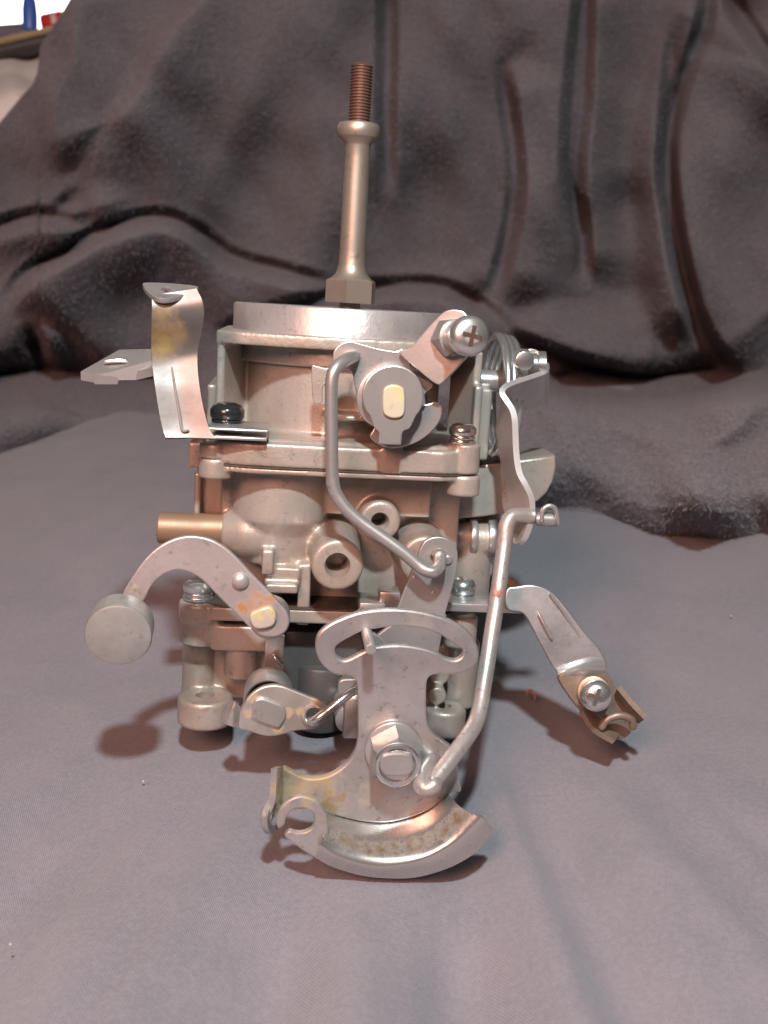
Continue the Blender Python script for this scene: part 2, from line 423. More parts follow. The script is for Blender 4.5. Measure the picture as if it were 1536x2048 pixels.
# (polyline, height towards the camera in mm, half width on its left side, on its right side, in photo px)
FOLDS = [
    ([(25, 640), (70, 572), (150, 525), (210, 490), (310, 462), (375, 485), (450, 540), (575, 575), (680, 606)], 50, 12, 100),
    ([(25, 640), (80, 650), (130, 760)], 24, 30, 16),
    ([(-80, 500), (0, 480), (75, 460), (150, 468), (190, 480)], 30, 16, 40),
    ([(100, 466), (150, 430), (195, 395)], 28, 14, 26),
    ([(165, 350), (195, 395), (212, 482)], 26, 50, 32),
    ([(150, -80), (155, 100), (115, 200), (120, 280), (165, 350)], 34, 90, 34),
    ([(440, -80), (410, 0), (350, 65), (300, 150), (265, 215), (215, 250), (170, 235)], 34, 110, 22),
    ([(800, -80), (800, 100), (797, 250), (805, 400)], 12, 60, 8),
    ([(1026, 100), (1058, 322), (1053, 430), (1037, 510), (1004, 625)], 36, 120, 14),
    ([(1000, -80), (1010, 40), (1026, 150)], 14, 120, 30),
    ([(1150, -80), (1145, 60), (1140, 200), (1128, 330), (1135, 440)], 26, 9, 70),
    ([(1195, -80), (1192, 0), (1176, 134), (1165, 322), (1187, 430), (1192, 537), (1181, 590)], 38, 75, 10),
    ([(1386, -60), (1386, 27), (1348, 134), (1316, 242), (1305, 349), (1327, 483), (1359, 618), (1386, 700)], 40, 14, 46),
    ([(1400, 40), (1372, 107), (1361, 322), (1388, 537), (1441, 671), (1512, 752)], 42, 190, 10),
    ([(1420, -80), (1445, 20), (1482, 80), (1536, 145), (1640, 220)], 40, 12, 90),
    ([(1004, 634), (1090, 677), (1198, 714), (1305, 741), (1370, 715)], 34, 70, 12),
    ([(430, 700), (560, 650), (700, 612), (860, 600), (950, 640), (1010, 700)], 30, 16, 70),
    ([(1090, 815), (1208, 838), (1284, 881), (1359, 897), (1439, 881), (1493, 838), (1509, 779)], 14, 22, 22),
    ([(900, 960), (1060, 915), (1230, 960), (1400, 985), (1640, 985)], 30, 90, 70),
    ([(560, -80), (520, 100), (470, 280), (450, 420)], 9, 60, 60), ([(660, -80), (650, 120), (620, 330)], 8, 60, 60),
    ([(900, -80), (900, 150), (930, 380), (940, 520)], 10, 50, 60),
]
CREASES = [
    ([(1171, -80), (1165, 134), (1152, 268), (1144, 446), (1150, 520)], 14, 11), ([(1380, 60), (1352, 200), (1340, 350), (1368, 537), (1410, 660)], 14, 10),
    ([(1430, -80), (1450, -20), (1500, 30), (1560, 60)], 30, 26), ([(940, 590), (1000, 560), (1030, 450)], 14, 24),
    ([(1080, 760), (1240, 782), (1400, 765), (1470, 700)], 66, 26), ([(1235, 330), (1250, 450), (1290, 660)], 28, 34), ([(880, 600), (960, 600), (1010, 650)], 30, 22),
    ([(40, 640), (70, 690), (80, 740)], 22, 20), ([(-80, 800), (60, 760), (180, 780), (300, 800), (420, 800)], 75, 36),
    ([(786, -60), (785, 100), (782, 330)], 8, 7),
]
def fleece_mat():
    m, n, b = newmat('dark_fleece'); co = node(n, 'ShaderNodeTexCoord').outputs['Object']
    n1 = noise_tex(n, co, 12, 4, 0.6); n2 = noise_tex(n, co, 620, 3, 0.75, 0.6); n3 = noise_tex(n, co, 260, 3, 0.65); n4 = noise_tex(n, co, 700, 2, 0.7)
    c = mixc(n, ramp(n, n1, 0.35, 0.65), (0.108, 0.100, 0.110), (0.088, 0.090, 0.102))
    c = mixc(n, mth(n, 'MULTIPLY', ramp(n, n2, 0.48, 0.72), 0.5), c, (0.20, 0.205, 0.23))
    c = mixc(n, mth(n, 'MULTIPLY', ramp(n, n4, 0.62, 0.80), 0.6), c, (0.26, 0.24, 0.245))
    n.links.new(c, b.inputs['Base Color']); b.inputs['Roughness'].default_value = 0.95
    b.inputs['Specular IOR Level'].default_value = 0.0
    b.inputs['Sheen Weight'].default_value = 0.35; b.inputs['Sheen Roughness'].default_value = 0.5; b.inputs['Sheen Tint'].default_value = (0.75, 0.66, 0.68, 1)
    bp = node(n, 'ShaderNodeBump'); bp.inputs['Strength'].default_value = 1.0; bp.inputs['Distance'].default_value = 0.0014
    n.links.new(mth(n, 'ADD', mth(n, 'MULTIPLY', n2, 1.0), mth(n, 'MULTIPLY', n3, 1.2)), bp.inputs['Height']); n.links.new(bp.outputs[0], b.inputs['Normal'])
    return m
def fade(t, pts):
    L = sum(math.hypot(b[0] - a[0], b[1] - a[1]) for a, b in zip(pts, pts[1:]))
    u = np.clip(np.minimum(t, 1 - t) * L / 95.0, 0, 1); return u * u * (3 - 2 * u)
def build_fleece():
    NX, NY = 700, 520
    # left outline of the blanket against the room, and its lower hem on the sheet, in photo px
    gx = np.linspace(0, 1, NX); gy = np.linspace(0, 1, NY)
    hemx = [-500, -60, 0, 120, 230, 350, 700, 960, 1060, 1180, 1300, 1420, 1540, 1640, 2100]
    hemy = [960, 935, 925, 880, 858, 866, 905, 975, 1030, 1050, 1082, 1094, 1096, 1098, 1110]
    topy = -260.0
    X = np.zeros((NY, NX)); Y = np.zeros((NY, NX))
    for i, s in enumerate(gx):
        px = -480 + s * 2500
        hb = np.interp(px, hemx, hemy)
        tp = np.interp(px, [-480, -200, -40, 0, 39, 66, 76, 80, 96, 109, 125, 140, 200, 420], [620, 470, 300, 245, 197, 168, 140, 92, 69, 48, 23, -3, -70, topy]) if px < 420 else topy
        for j, t in enumerate(gy):
            X[j, i] = px; Y[j, i] = hb + (tp - hb) * t
    D = np.zeros(X.shape); G = np.zeros(X.shape)
    for pts, h, wl, wr in FOLDS:
        d, sd, t = seg_dist(X, Y, sp2(pts)); wdt = np.where(sd < 0, max(wl, 28), max(wr, 28)) * 1.1
        e = fade(t, pts)
        D += (1.3 * h * e * np.exp(-(d / wdt) ** 1.7)) ** 3
        for flag, wv in ((sd < 0, wl), (sd >= 0, wr)):       # the cloth dives away on the tight side of a fold
            if wv <= 16: G = np.maximum(G, np.where(flag, 42 * e * np.maximum(np.exp(-((d - 26) / 20) ** 2) - 0.185, 0), 0))
    D = D ** (1 / 3) - G
    for pts, h, wd in CREASES:
        d, sd, t = seg_dist(X, Y, sp2(pts)); e = fade(t, pts)
        D = D - 1.35 * h * e * np.exp(-(d / (wd * 1.5)) ** 1.8)
    for _ in range(5):                                   # a thick cloth bends softly
        D[1:-1] = (D[:-2] + 2 * D[1:-1] + D[2:]) / 4
    P = np.zeros((NY, NX, 3))
    for i in range(NX):
        hb = Y[0, i]; base = ground_pt(X[0, i], hb); yb = base.y
        C = np.interp(X[0, i], [-500, 350, 600, 900, 1000, 1536, 2100], [800, 800, 760, 770, 800, 790, 790])
        for j in range(NY):
            yy = Y[j, i]; k = max(0.0, (hb - yy)) / 900.0
            u = min(1.0, max(0.0, (C + 25 - yy) / 75.0)); u = u * u * (3 - 2 * u)
            y = yb + 10 * min(1, k * 4) + (335 - yb) * u * 0.8 + (335 - yb) * 0.2 * min(1, k * 2) + 75 * k
            rr = min(1.0, (hb - yy) / 70.0); roll = 24 * (1 - math.sqrt(max(0.0, 1 - (1 - rr) ** 2)))
            n = 40 * nz(X[j, i] * 0.0052 + yy * 0.0024, yy * 0.0026, 2.2) + 16 * nz(X[j, i] * 0.011 - yy * 0.005, yy * 0.006, 12.2) + 1.2 * nz(X[j, i] * 0.02, yy * 0.016, 6.2) + 0.5 * nz(X[j, i] * 0.08, yy * 0.08, 9.2)
            y += roll - (D[j, i] + n) * (0.3 + 0.7 * rr)
            dd = ray(X[j, i], yy)
            if dd.z - GS * dd.y < -0.004:                    # never behind the sheet it lies on
                y = min(y, (CAM + dd * ((G0 + GS * CAM.y - CAM.z) / (dd.z - GS * dd.y))).y - 9 * rr)
            P[j, i] = PW(X[j, i], yy, y)
    # hem tucks down under itself
    extra = P[0:1].copy(); extra[:, :, 1] += 30; extra[:, :, 2] = np.minimum(extra[:, :, 2] - 8, G0 + GS * extra[:, :, 1] - 4)
    back = P[-1:].copy(); back[:, :, 1] += 40; back[:, :, 2] -= 30; back2 = back.copy(); back2[:, :, 1] += 30; back2[:, :, 2] -= 250
    P = np.concatenate([extra, P, back, back2], 0)
    o = grid_mesh('fleece_blanket', P, fleece_mat())
    # the raised nap: short pale fibres standing on the cloth
    rng = np.random.default_rng(5); N = 90000
    jj = rng.integers(2, NY - 2, N); ii = rng.integers(int(NX * .17), int(NX * .84), N)
    a = P[jj, ii]; du = P[jj, ii + 1] - a; dv = P[jj + 1, ii] - a
    nn = np.cross(du, dv); nn /= np.linalg.norm(nn, axis=1, keepdims=True) + 1e-9; nn *= np.where(nn[:, 1:2] > 0, -1, 1)
    a = a + du * rng.random((N, 1)) + dv * rng.random((N, 1))
    d = nn * 0.55 + rng.normal(0, 0.6, (N, 3)); d /= np.linalg.norm(d, axis=1, keepdims=True)
    ln = rng.uniform(0.9, 2.6, (N, 1)); sdv = np.cross(d, rng.normal(0, 1, (N, 3))); sdv /= np.linalg.norm(sdv, axis=1, keepdims=True) + 1e-9
    wv = rng.uniform(0.05, 0.11, (N, 1)); cv = nn * 0 + rng.normal(0, 0.35, (N, 3))
    V = np.stack([a - sdv * wv, a + sdv * wv, a + d * ln * .55 + cv * .5 + sdv * wv, a + d * ln * .55 + cv * .5 - sdv * wv, a + d * ln + cv], 1).reshape(-1, 3) * S
    b5 = np.arange(N)[:, None] * 5
    F = np.concatenate([b5 + [0, 1, 2], b5 + [0, 2, 3], b5 + [3, 2, 4]], 0)
    me = bpy.data.meshes.new('nap'); me.vertices.add(len(V)); me.vertices.foreach_set('co', V.ravel().astype(np.float32))
    me.loops.add(F.size); me.loops.foreach_set('vertex_index', F.ravel().astype(np.int32))
    me.polygons.add(len(F)); me.polygons.foreach_set('loop_start', np.arange(0, F.size, 3, dtype=np.int32)); me.update()
    fm, fn, fb = newmat('nap_fibre'); fb.inputs['Base Color'].default_value = (0.20, 0.195, 0.215, 1); fb.inputs['Roughness'].default_value = 0.9
    me.materials.append(fm); fo_ = bpy.data.objects.new('nap', me); COL.objects.link(fo_); fo_.parent = o; fo_['kind'] = 'stuff'
    o['label'] = 'dark grey-brown fleece blanket heaped in folds behind the carburetor'; o['category'] = 'blanket'
    return o
build_fleece()

# ------------------------------------------------------------------ blurred things at the top left, behind the blanket
def simple(name, colr, rough=0.6, bumpy=0.0):
    m, n, b = newmat(name); co = node(n, 'ShaderNodeTexCoord').outputs['Object']
    f = noise_tex(n, co, 30, 4, 0.6)
    n.links.new(mixc(n, ramp(n, f, 0.3, 0.7), colr, tuple(c * 0.8 for c in colr)), b.inputs['Base Color']); b.inputs['Roughness'].default_value = rough
    return m
def tagt(o, label, cat, group=None):
    o['label'] = label; o['category'] = cat
    if group: o['group'] = group
    return o
def wbox(px0, py0, px1, py1, y, depth, bev=3, tilt=0.0):
    a = PW(px0, py0, y); b = PW(px1, py1, y); g = box(a.x, b.x, y, y + depth, b.z, a.z, bev)
    if tilt:
        c = Vector(((a.x + b.x) / 2, y, (a.z + b.z) / 2)); m = Matrix.Rotation(R(tilt), 3, 'Y'); g = ([c + m @ (v - c) for v in g[0]], g[1])
    return g
o = mk('wall', wbox(-1500, -1100, 1900, 700, 1150, 40, 1), simple('white_wall', (0.8, 0.8, 0.8))); o['kind'] = 'structure'
o = mk('folded_quilt', loft([[PW(px, py + 10 * math.sin(px * .05 + k), 480 + 18 * k + dy) for px in range(-260, 141, 40)]
      for k, (py, dy) in enumerate(((420, -30), (330, -45), (240, -28), (190, -40), (150, -10), (112, 0), (100, 40), (98, 160)))], 40, 4), simple('cream_cotton', (0.78, 0.73, 0.68), 0.85))
tagt(o, 'cream cotton quilt folded behind the left edge of the blanket', 'quilt')
o = mk('wooden_rail', wbox(-300, 90, 150, 106, 560, 30, 3, -12), simple('pale_wood', (0.42, 0.31, 0.16), 0.5)); tagt(o, 'pale wooden rail above the cream quilt', 'rail')
o = mk('dark_shelf', wbox(-300, 104, 150, 124, 545, 60, 3, -12), simple('dark_wood', (0.05, 0.04, 0.035), 0.5)); tagt(o, 'dark shelf edge just under the pale wooden rail', 'shelf')
o = mk('dark_tray', wbox(-300, 56, 56, 86, 640, 60, 3, -4), simple('dark_plastic', (0.06, 0.04, 0.06), 0.5)); tagt(o, 'dark tray behind the blue bottle', 'tray')
bb = PW(60, 64, 600)
o = mk('blue_bottle', lathe([(0, 0), (9, 0), (11, 2), (11, 14), (9, 22), (5, 26), (0, 26)], bb, (0.1, 0, 1), 24), simple('blue_plastic', (0.06, 0.16, 0.55), 0.3)); tagt(o, 'small blue plastic bottle beside the red packet', 'bottle')
o.scale = (0.5, 0.5, 1.0); o.location = Vector((bb.x * 0.5, bb.y * 0.5, 0)) * S
o = mk('red_packet', wbox(76, 22, 130, 56, 600, 20, 3, -10), simple('red_card', (0.62, 0.03, 0.03), 0.4)); tagt(o, 'red packet with a pale stripe beside the blue bottle', 'packet')
mk('pale_stripe', wbox(101, 28, 112, 48, 598.5, 3, 0.5, -10), simple('pale_print', (0.8, 0.6, 0.6)), o)

# ------------------------------------------------------------------ the carburetor
root = bpy.data.objects.new('carburetor', None); COL.objects.link(root)
root.location = ORG * S; root.rotation_euler = ROT.to_euler()
root['label'] = 'used grey metal carburetor with linkages standing on grey cloth in front of fleece'; root['category'] = 'carburetor'
root.empty_display_size = 0.02
AX = L3(688, 640, 35)                         # bore axis
cast = M['cast']

# --- air horn casting
a = L3(690, 617, 8); b_ = L3(690, 684, 8)
ring = lathe([(23.2, -6), (26.6, -6), (27.0, -5.6), (27.0, a.z - b_.z - 0.5), (26.6, a.z - b_.z), (24.2, a.z - b_.z), (23.2, a.z - b_.z - 0.8), (23.2, -6)], (AX.x, 35, b_.z), (0, 0, 1), 96)
horn = []
wt = L3(600, 671, 4).z; wb_ = L3(600, 697, 4).z
def wpoly(uv, w0, w1):
    n = len(uv); V = [Vector((u, v, w1)) for u, v in uv] + [Vector((u, v, w0)) for u, v in uv]
    return V, [list(range(n)), list(range(n, 2 * n))[::-1]] + [[i, (i + 1) % n, (i + 1) % n + n, i + n] for i in range(n)]
uL = L3(433, 651, 12).x
outl = [(uL, 12)]
for k in range(13):
    t = k / 12; uu = uL + (2 * (AX.x - uL)) * t; outl.append((uu, 12 - 8.5 * math.sin(math.pi * min(1, max(0, t))) ** 0.6))
outl += [(2 * AX.x - uL, 12), (2 * AX.x - uL, 60), (uL, 60)]
horn.append(wpoly(outl[1:], wb_, wt))
fl_t = L3(680, 891, 1).z; fl_b = L3(680, 938, 1).z
horn.append(lathe([(0, 0), (24.3, 0), (24.3, wb_ - fl_b + 1), (0, wb_ - fl_b + 1)], (AX.x, 34, fl_b), (0, 0, 1), 72))
fu0 = L3(404, 930, 1).x; fu1 = L3(955, 930, 1).x
fo = [(fu0 + 3, 1), (fu0 + 10, -1.2), (AX.x, -1.6), (fu1 - 8, -1.2), (fu1 - 2, 1), (fu1, 8), (fu1, 62), (fu0, 62), (fu0, 8)]
horn.append(wpoly(fo, fl_b, fl_t))
horn.append(wpoly([(AX.x + (u - AX.x) * .94, v + 1.6) for u, v in fo], fl_t - 1, fl_t + 0.9))
horn.append(cylw(429, 888, 919, 3.6, 3.6, 0.2)); horn.append(cylw(930, 890, 950, 3.7, 3.4, 0.2))
# webs at both sides, their depth running back to the bore
gl = L3(434, 700, 12).x; gl2 = L3(449, 700, 12).x
horn.append(wpoly([(gl, 12), (gl2, 12), (L3(497, 740, 27).x, 27), (gl, 40)], fl_t - 1, wb_ + 1)); 
gr = L3(952, 760, 12).x; gr2 = L3(968, 760, 12).x
horn.append(box(gr, gr2, 12, 40, fl_t - 1, L3(960, 772, 12).z)); horn.append(wpoly([(gr2, 15), (gr, 15), (L3(900, 760, 27).x, 27), (gr2, 40)], fl_t - 1, wb_ + 1))
horn.append(box(gr2, L3(994, 760, 13).x, 17, 30, L3(980, 925, 14).z, L3(980, 780, 14).z))
horn.append(boxp(414, 768, 434, 892, 20, 46, 0)); horn.append(boxp(378, 884, 402, 936, 22, 40, 0))
horn.append(cylv(790, 800, -1, 16, 7.5)); horn.append(boxp(767, 885, 800, 950, -1.6, 6, 0))
horn.append(boxp(650, 830, 880, 850, 2, 14, 0))
air = fuse('air_horn', join(*horn), cast, root, 0.42, 4)
mk('air_cleaner_ring', ring, metal('turned_ring', (0.54, 0.51, 0.50), 0.6, 0.36, spots=0.5, cloud=0.6, bump=0.4, rvar=0.25), air)
mk('choke_plate', disc((AX.x, 35, b_.z - 5), (0, 0, 1), 23.6, 1.0), M['dark'], air)

# --- gasket between air horn and bowl
mk('gasket', join(wpoly([(AX.x + (u - AX.x) * .995, v + 0.05) for u, v in fo], fl_b - 0.32, fl_b + 0.06)), M['gasket'], root)

# --- main body casting
body = []; cuts = []
bt = fl_b - 0.3; bb_ = L3(680, 953, 1).z
body.append(wpoly([(AX.x + (u - AX.x) * .99, v + 0.3) for u, v in fo], bb_, bt))
body.append(cylw(429, 919, 960, 3.8, 3.9, 0.4)); body.append(cylw(930, 953, 996, 3.8, 3.8, 0.4))
zb = L3(560, 1140, 4).z; z1 = L3(560, 1062, 1).z
pc = L3(560, 1000, 1)
body.append(lathe([(0, zb), (8.2, zb), (8.6, zb + 1), (9.6, z1 - 2.5), (11.6, z1 + 1), (11.7, z1 + 2), (11.7, bt - 0.5), (0, bt - 0.5)], (pc.x, 15.0, 0), (0, 0, 1), 64))
body.append(boxp(480, 945, 905, 1222, 15, 60, 0))
body.append(boxp(620, 950, 860, 1035, 9.5, 20, 0))
body.append(boxp(529, 1135, 600, 1172, 4, 30, 0)); body.append(boxp(532, 1168, 596, 1189, 1.5, 30, 0))
body.append(boxp(525, 1100, 546, 1150, 2.5, 12, 0)); body.append(boxp(598, 1128, 618, 1252, 5, 20, 0))
body.append(boxp(389, 945, 470, 1032, 17, 44, 0)); body.append(boxp(389, 945, 400, 1032, 14.5, 18, 0)); body.append(boxp(445, 950, 470, 1040, 12, 18, 0))
# flared boss of the left nipple
p0 = L3(470, 1062, 12); body.append(lathe([(0, -3), (3.9, -3), (6.0, 1.0), (6.6, 2.5), (6.6, 8), (0, 8)], (p0.x, 12, p0.z), (1, 0, 0), 40))
for (px, py, v0, v1, r, rh) in ((675, 1131, -7, 16, 5.75, 2.45), (760, 1043, 4, 20, 4.75, 1.75), (851, 1122, -1, 18, 5.7, 1.6)):
    p = L3(px, py, v0)
    body.append(lathe([(0, 0), (r + 0.8, 0), (r, 12), (r, v1 - v0 - 0.6), (r - 0.6, v1 - v0), (0, v1 - v0)], (p.x, v1, p.z), (0, -1, 0), 48))
    cuts.append(lathe([(0, 0), (rh, 0), (rh, 9), (rh + 0.35, 9.6), (rh + 0.5, 11), (0, 11)], (p.x, v0 + 10, p.z), (0, -1, 0), 28))
body.append(cylu(860, 1000, 1074, 24, 4.3, 0.2)); body.append(cylw(935, 1100, 1215, 6.2, 26, 0.3))
body.append(boxp(885, 1105, 985, 1150, 24, 44, 0))
body.append(boxp(900, 990, 1000, 1060, 27, 55, 0))
main = fuse('main_body', join(*body), cast, root, 0.38, 5, cuts=join(*cuts))
# wide cover at the right, behind the lever
mk('bowl_cover', plate([(940, 932), (1000, 926), (1060, 918), (1111, 911), (1112, 935), (1106, 962), (1094, 985), (1076, 1002), (1050, 1016), (1015, 1026), (970, 1033), (900, 1040), (870, 1000)], flat(20), 16, bev=0.5, smooth=False), cast, main)
for x0, x1, r in ((936, 951, 5.0), (972, 992, 4.9)):
    mk('pipe_ring', cylu(x0, x1, 1074, 23.6, r, 0.4), M['plate'], main)
p0 = L3(316, 1055, 12); p1 = L3(470, 1060, 12)
mk('fuel_nipple', join(lathe([(2.4, 6), (2.4, 0.2), (2.7, 0), (3.3, 0), (3.65, 0.4), (3.7, 4), (3.6, 5), (3.6, 9), (3.75, 12), (3.8, p1.x - p0.x + 3)], (p0.x, 12, p0.z), (p1 - p0), 40)), M['brass'], root, label='brown brass tube stub pointing left')
mk('brass_screw', lathe([(0, 0), (1.3, 0), (1.3, 3.2), (0.2, 5), (0, 5)], L3(1002, 1163, 20), (1, -0.1, -0.12), 20), M['brass'], root)

# --- throttle body casting
tb = []
t0 = L3(640, 1222, 3).z; t1 = L3(640, 1250, 3).z
uu0 = L3(372, 1230, 4).x; uu1 = L3(950, 1230, 4).x
tb.append(wpoly([(uu0, 8), (uu0 + 6, 3.5), (uu1 - 6, 3.5), (uu1, 8), (uu1, 60), (uu0, 60)], t1, t0))
tb.append(cylw(399, 1212, 1251, 5.2, 9, 0.5)); tb.append(cylw(398, 1251.5, 1296, 4.9, 9, 0.5)); tb.append(cylw(397, 1290, 1410, 4.4, 15, 0.4)); tb.append(boxp(400, 1290, 440, 1400, 14, 40, 0)); tb.append(cylw(406, 1410, 1465, 6.45, 6.4, 0.7))
tb.append(cylw(922, 1238, 1300, 4.1, 6, 0.6)); tb.append(cylw(922, 1290, 1420, 4.2, 14, 0.3)); tb.append(cylw(893, 1428, 1481, 5.0, 5, 0.6))
tb.append(boxp(425, 1252, 548, 1305, 5, 50, 0)); tb.append(boxp(434, 1290, 545, 1400, 12, 50, 0)); tb.append(boxp(860, 1290, 950, 1400, 14, 50, 0))
tb.append(boxp(450, 1360, 930, 1440, 18, 60, 0)); tb.append(cylw(480, 1300, 1362, 4, 10, 0.3))
for px in (880,): tb.append(cylv(px, 1352, 6, 20, 2.4)); tb.append(cylv(875, 1393, 3, 20, 2.2))
tcut = []
for px, py, vc, r in ((406, 1410, 6.4, 2.2), (893, 1428, 5.4, 1.9)):
    p = L3(px, py, 0); tcut.append(disc((p.x, vc, p.z - 4), (0, 0, 1), r, 6, 0.1, 24))
thr = fuse('throttle_body', join(*tb), cast, root, 0.4, 4, cuts=join(*tcut))
mk('base_gasket', wpoly([(uu0 + 3, 7), (uu0 + 8, 3.3), (uu1 - 8, 3.3), (uu1 - 3, 7), (uu1 - 3, 58), (uu0 + 3, 58)], t0 - 0.02, t0 + 0.35), M['gasket'], root)
mk('throttle_bore_block', join(boxp(568, 1262, 720, 1440, 12, 50, 0.8), cylw(640, 1340, 1470, 7, 16, 1)), M['dark'], thr, label='casting block behind the levers, coloured dark for shade')  # grey casting in shadow, the shade put into its dark colour
mk('stop_bracket', join(boxp(720, 1206, 770, 1232, -2, 8, 0.3), boxp(760, 1184, 800, 1215, 0, 6, 0.4), plate(q('b1', [(640, 640), (555, 650), (545, 720), (600, 760), (670, 740), (680, 640)]), flat(-4), 2)), M['plate'], thr)
mk('shaft_plate', plate(q('b1', [(90, 375), (215, 375), (205, 600), (90, 600)]), flat(0), 1.6, smooth=False), M['plate'], thr)
mk('throttle_shaft', join(cylv(795, 1532, -44, 30, 3.0), cylv(700, 1440, -2, 20, 3.4), boxp(690, 1395, 760, 1480, -6, 10, 0.6)), M['plate'], thr)

# --- screws holding the castings
def pan_screw(px, py, vc, r, h, mat, wash=True):
    p = L3(px, py, vc - r); o = (p.x, vc, p.z); parts = []
    z = 0
    if wash:
        parts += [disc(o, (0, 0, 1), r * 0.98, 0.9, 0.3), disc((p.x, vc, p.z + 0.95), (0, 0, 1), r * 0.92, 0.9, 0.35)]; z = 1.9
    parts.append(lathe([(0, z), (r * .9, z), (r, z + .5), (r, z + h * .55), (r * .8, z + h * .85), (r * .45, z + h), (0, z + h)], o, (0, 0, 1), 40))
    return join(*parts)
s = mk('screw', pan_screw(452, 858, 7, 3.8, 3.6, M['black']), M['black'], root, label='black round-headed screw on the left bracket foot')
mk('screw', pan_screw(928, 890, 3.6, 3.1, 2.6, M['chrome']), M['chrome'], root)
mk('screw', pan_screw(394, 1206, 9, 3.6, 2.8, M['chrome']), M['chrome'], root)
mk('screw', pan_screw(928, 1208, 6, 3.0, 3.6, M['chrome']), M['chrome'], root)

# --- air cleaner stud
hb = L3(700, 606, 35); ht = L3(700, 559, 35); f1 = L3(700, 540, 35).z - hb.z; H = lambda py: L3(705, py, 35).z - hb.z
k = (L3(752, 580, 35).x - L3(648, 580, 35).x) / 104.0    # mm per px at the stud
stud = root
sh = mk('air_cleaner_stud', join(hexp((hb.x, 35, hb.z), (0, 0, 1), 92 * k, H(559), 0.5, R(18)),
     lathe([(0, H(560)), (44 * k, H(560)), (38 * k, H(555)), (31 * k, H(547)), (27 * k, H(530)), (26 * k, H(500)), (24.5 * k, H(320)), (24.5 * k, H(292)), (26 * k, H(287)), (38 * k, H(276)), (41 * k, H(272)), (41 * k, H(252)), (38 * k, H(247)), (19 * k, H(246)), (0, H(246))], (hb.x, 35, hb.z), (0, 0, 1), 48),
     disc((hb.x, 35, hb.z - 5), (0, 0, 1), 2.6, 6)), M['bronze'], root)
prof = [(0, H(250)), (19 * k, H(250))]; y = 247
while y > 134: prof += [(18.6 * k, H(y)), (21.6 * k, H(y - 2.6)), (21.6 * k, H(y - 3.2)), (18.6 * k, H(y - 5.6))]; y -= 6.2
prof += [(20 * k, H(130)), (17 * k, H(127)), (0, H(127))]
mk('threaded_end', lathe(prof, (hb.x, 35, hb.z), (0, 0, 1), 40), M['thread'], sh)

# --- left upright bracket (curved strip, tab on top, folded foot)
strip_l = [(600, 185, -5), (600, 300, -5.8), (598, 420, -4.2), (596, 560, -1.6), (600, 680, -1.4), (622, 850, -2.6), (650, 1030, -3.6), (680, 1170, -4.4), (700, 1225, -5)]
strip_r = [(925, 135, -4), (968, 230, -5), (978, 340, -4.6), (960, 470, -2.4), (936, 580, -0.6), (932, 700, -1.0), (950, 870, -2.4), (985, 1050, -3.6), (1024, 1170, -4.4), (1066, 1232, -5)]
cl = [L3(*q1('a2', x, y), v) for x, y, v in strip_l]; crr = [L3(*q1('a2', x, y), v) for x, y, v in strip_r]
gp = lambda x, y, v=-2: tuple(L3(*q1('a2', x, y), v))
bm_ = metal('bracket_steel', (0.21, 0.20, 0.19), 0.6, 0.42, spots=0.3, cloud=0.3, stains=((gp(660, 470), 9, GOLD, 0.5, 160), (gp(700, 360), 7, (0.5, 0.36, 0.16), 0.5, 200), (gp(640, 540), 4.5, (0.42, 0.32, 0.10), 0.6, 240)))
midc = [a_.lerp(b2, .5) + Vector((0, 0.5, 0)) for a_, b2 in zip(resample(smooth_path(cl), 10), resample(smooth_path(crr), 10))]
br = mk('cable_bracket', loft([cl, midc, crr], 60, 1.1), bm_, root)
top = [(540, 92), (640, 90), (800, 100), (935, 118), (900, 150), (830, 182), (720, 207), (630, 200), (570, 160), (540, 120)]
tp = Plane(*q1('a2', 720, 205), -6.5, 0.0, 1.0 / 0.55)
mk('bracket_tab', plate(q('a2', top), Plane(*q1('a2', 720, 205), -6.5, 0.0, 2.6), 1.1, holes=[circ(*q1('a2', 705, 138), 10, 14, 5)], bev=0.2), M['plate'], br)
f0 = L3(*q1('a2', 1010, 1190), -4.5)
def foot(y0, y1, x0, x1, v0, v1):
    a_ = L3(*q1('a2', x0, y0), v0); c_ = L3(*q1('a2', x1, y1), v0); return box(a_.x, c_.x, v0, v1, c_.z, a_.z, 0.35)
mk('bracket_foot', foot(1150, 1193, 1000, 1452, -4.2, 12), M['plate'], br)
mk('bracket_foot', foot(1210, 1256, 1040, 1440, -4.0, 12), M['plate'], br)
mk('pressed_rib', tube([L3(*q1('a2', x, y), v) for x, y, v in ((742, 700, -0.6), (765, 850, -2), (800, 1050, -3.5), (822, 1170, -4.5), (870, 1172, -4.6))], 0.28, 8), M['plate'], br)
# flat tongue behind the bracket, pointing left
tpl = [(78, 742), (175, 760), (178, 772), (345, 772), (355, 742), (478, 742), (660, 700), (680, 575), (362, 582)]
V0 = []
dep = [4, 4, 4, 4.6, 4.6, 4.8, 0.6, 3.5, 20]
for (x, y), d in zip(tpl, dep): V0.append(L3(*q1('a2', x, y), d))
n_ = len(V0); V1 = [v - Vector((0, -0.3, 1.9)) for v in V0]
mk('bracket_tongue', (V0 + V1, [list(range(n_)), list(range(n_, 2 * n_))[::-1]] + [[i, (i + 1) % n_, (i + 1) % n_ + n_, i + n_] for i in range(n_)]), M['plate'], root)
mk('tongue_slot', tube([L3(*q1('a2', 250, 672), 9), L3(*q1('a2', 330, 664), 9), L3(*q1('a2', 420, 666), 9.4)], 0.5, 8), M['chrome'], root)

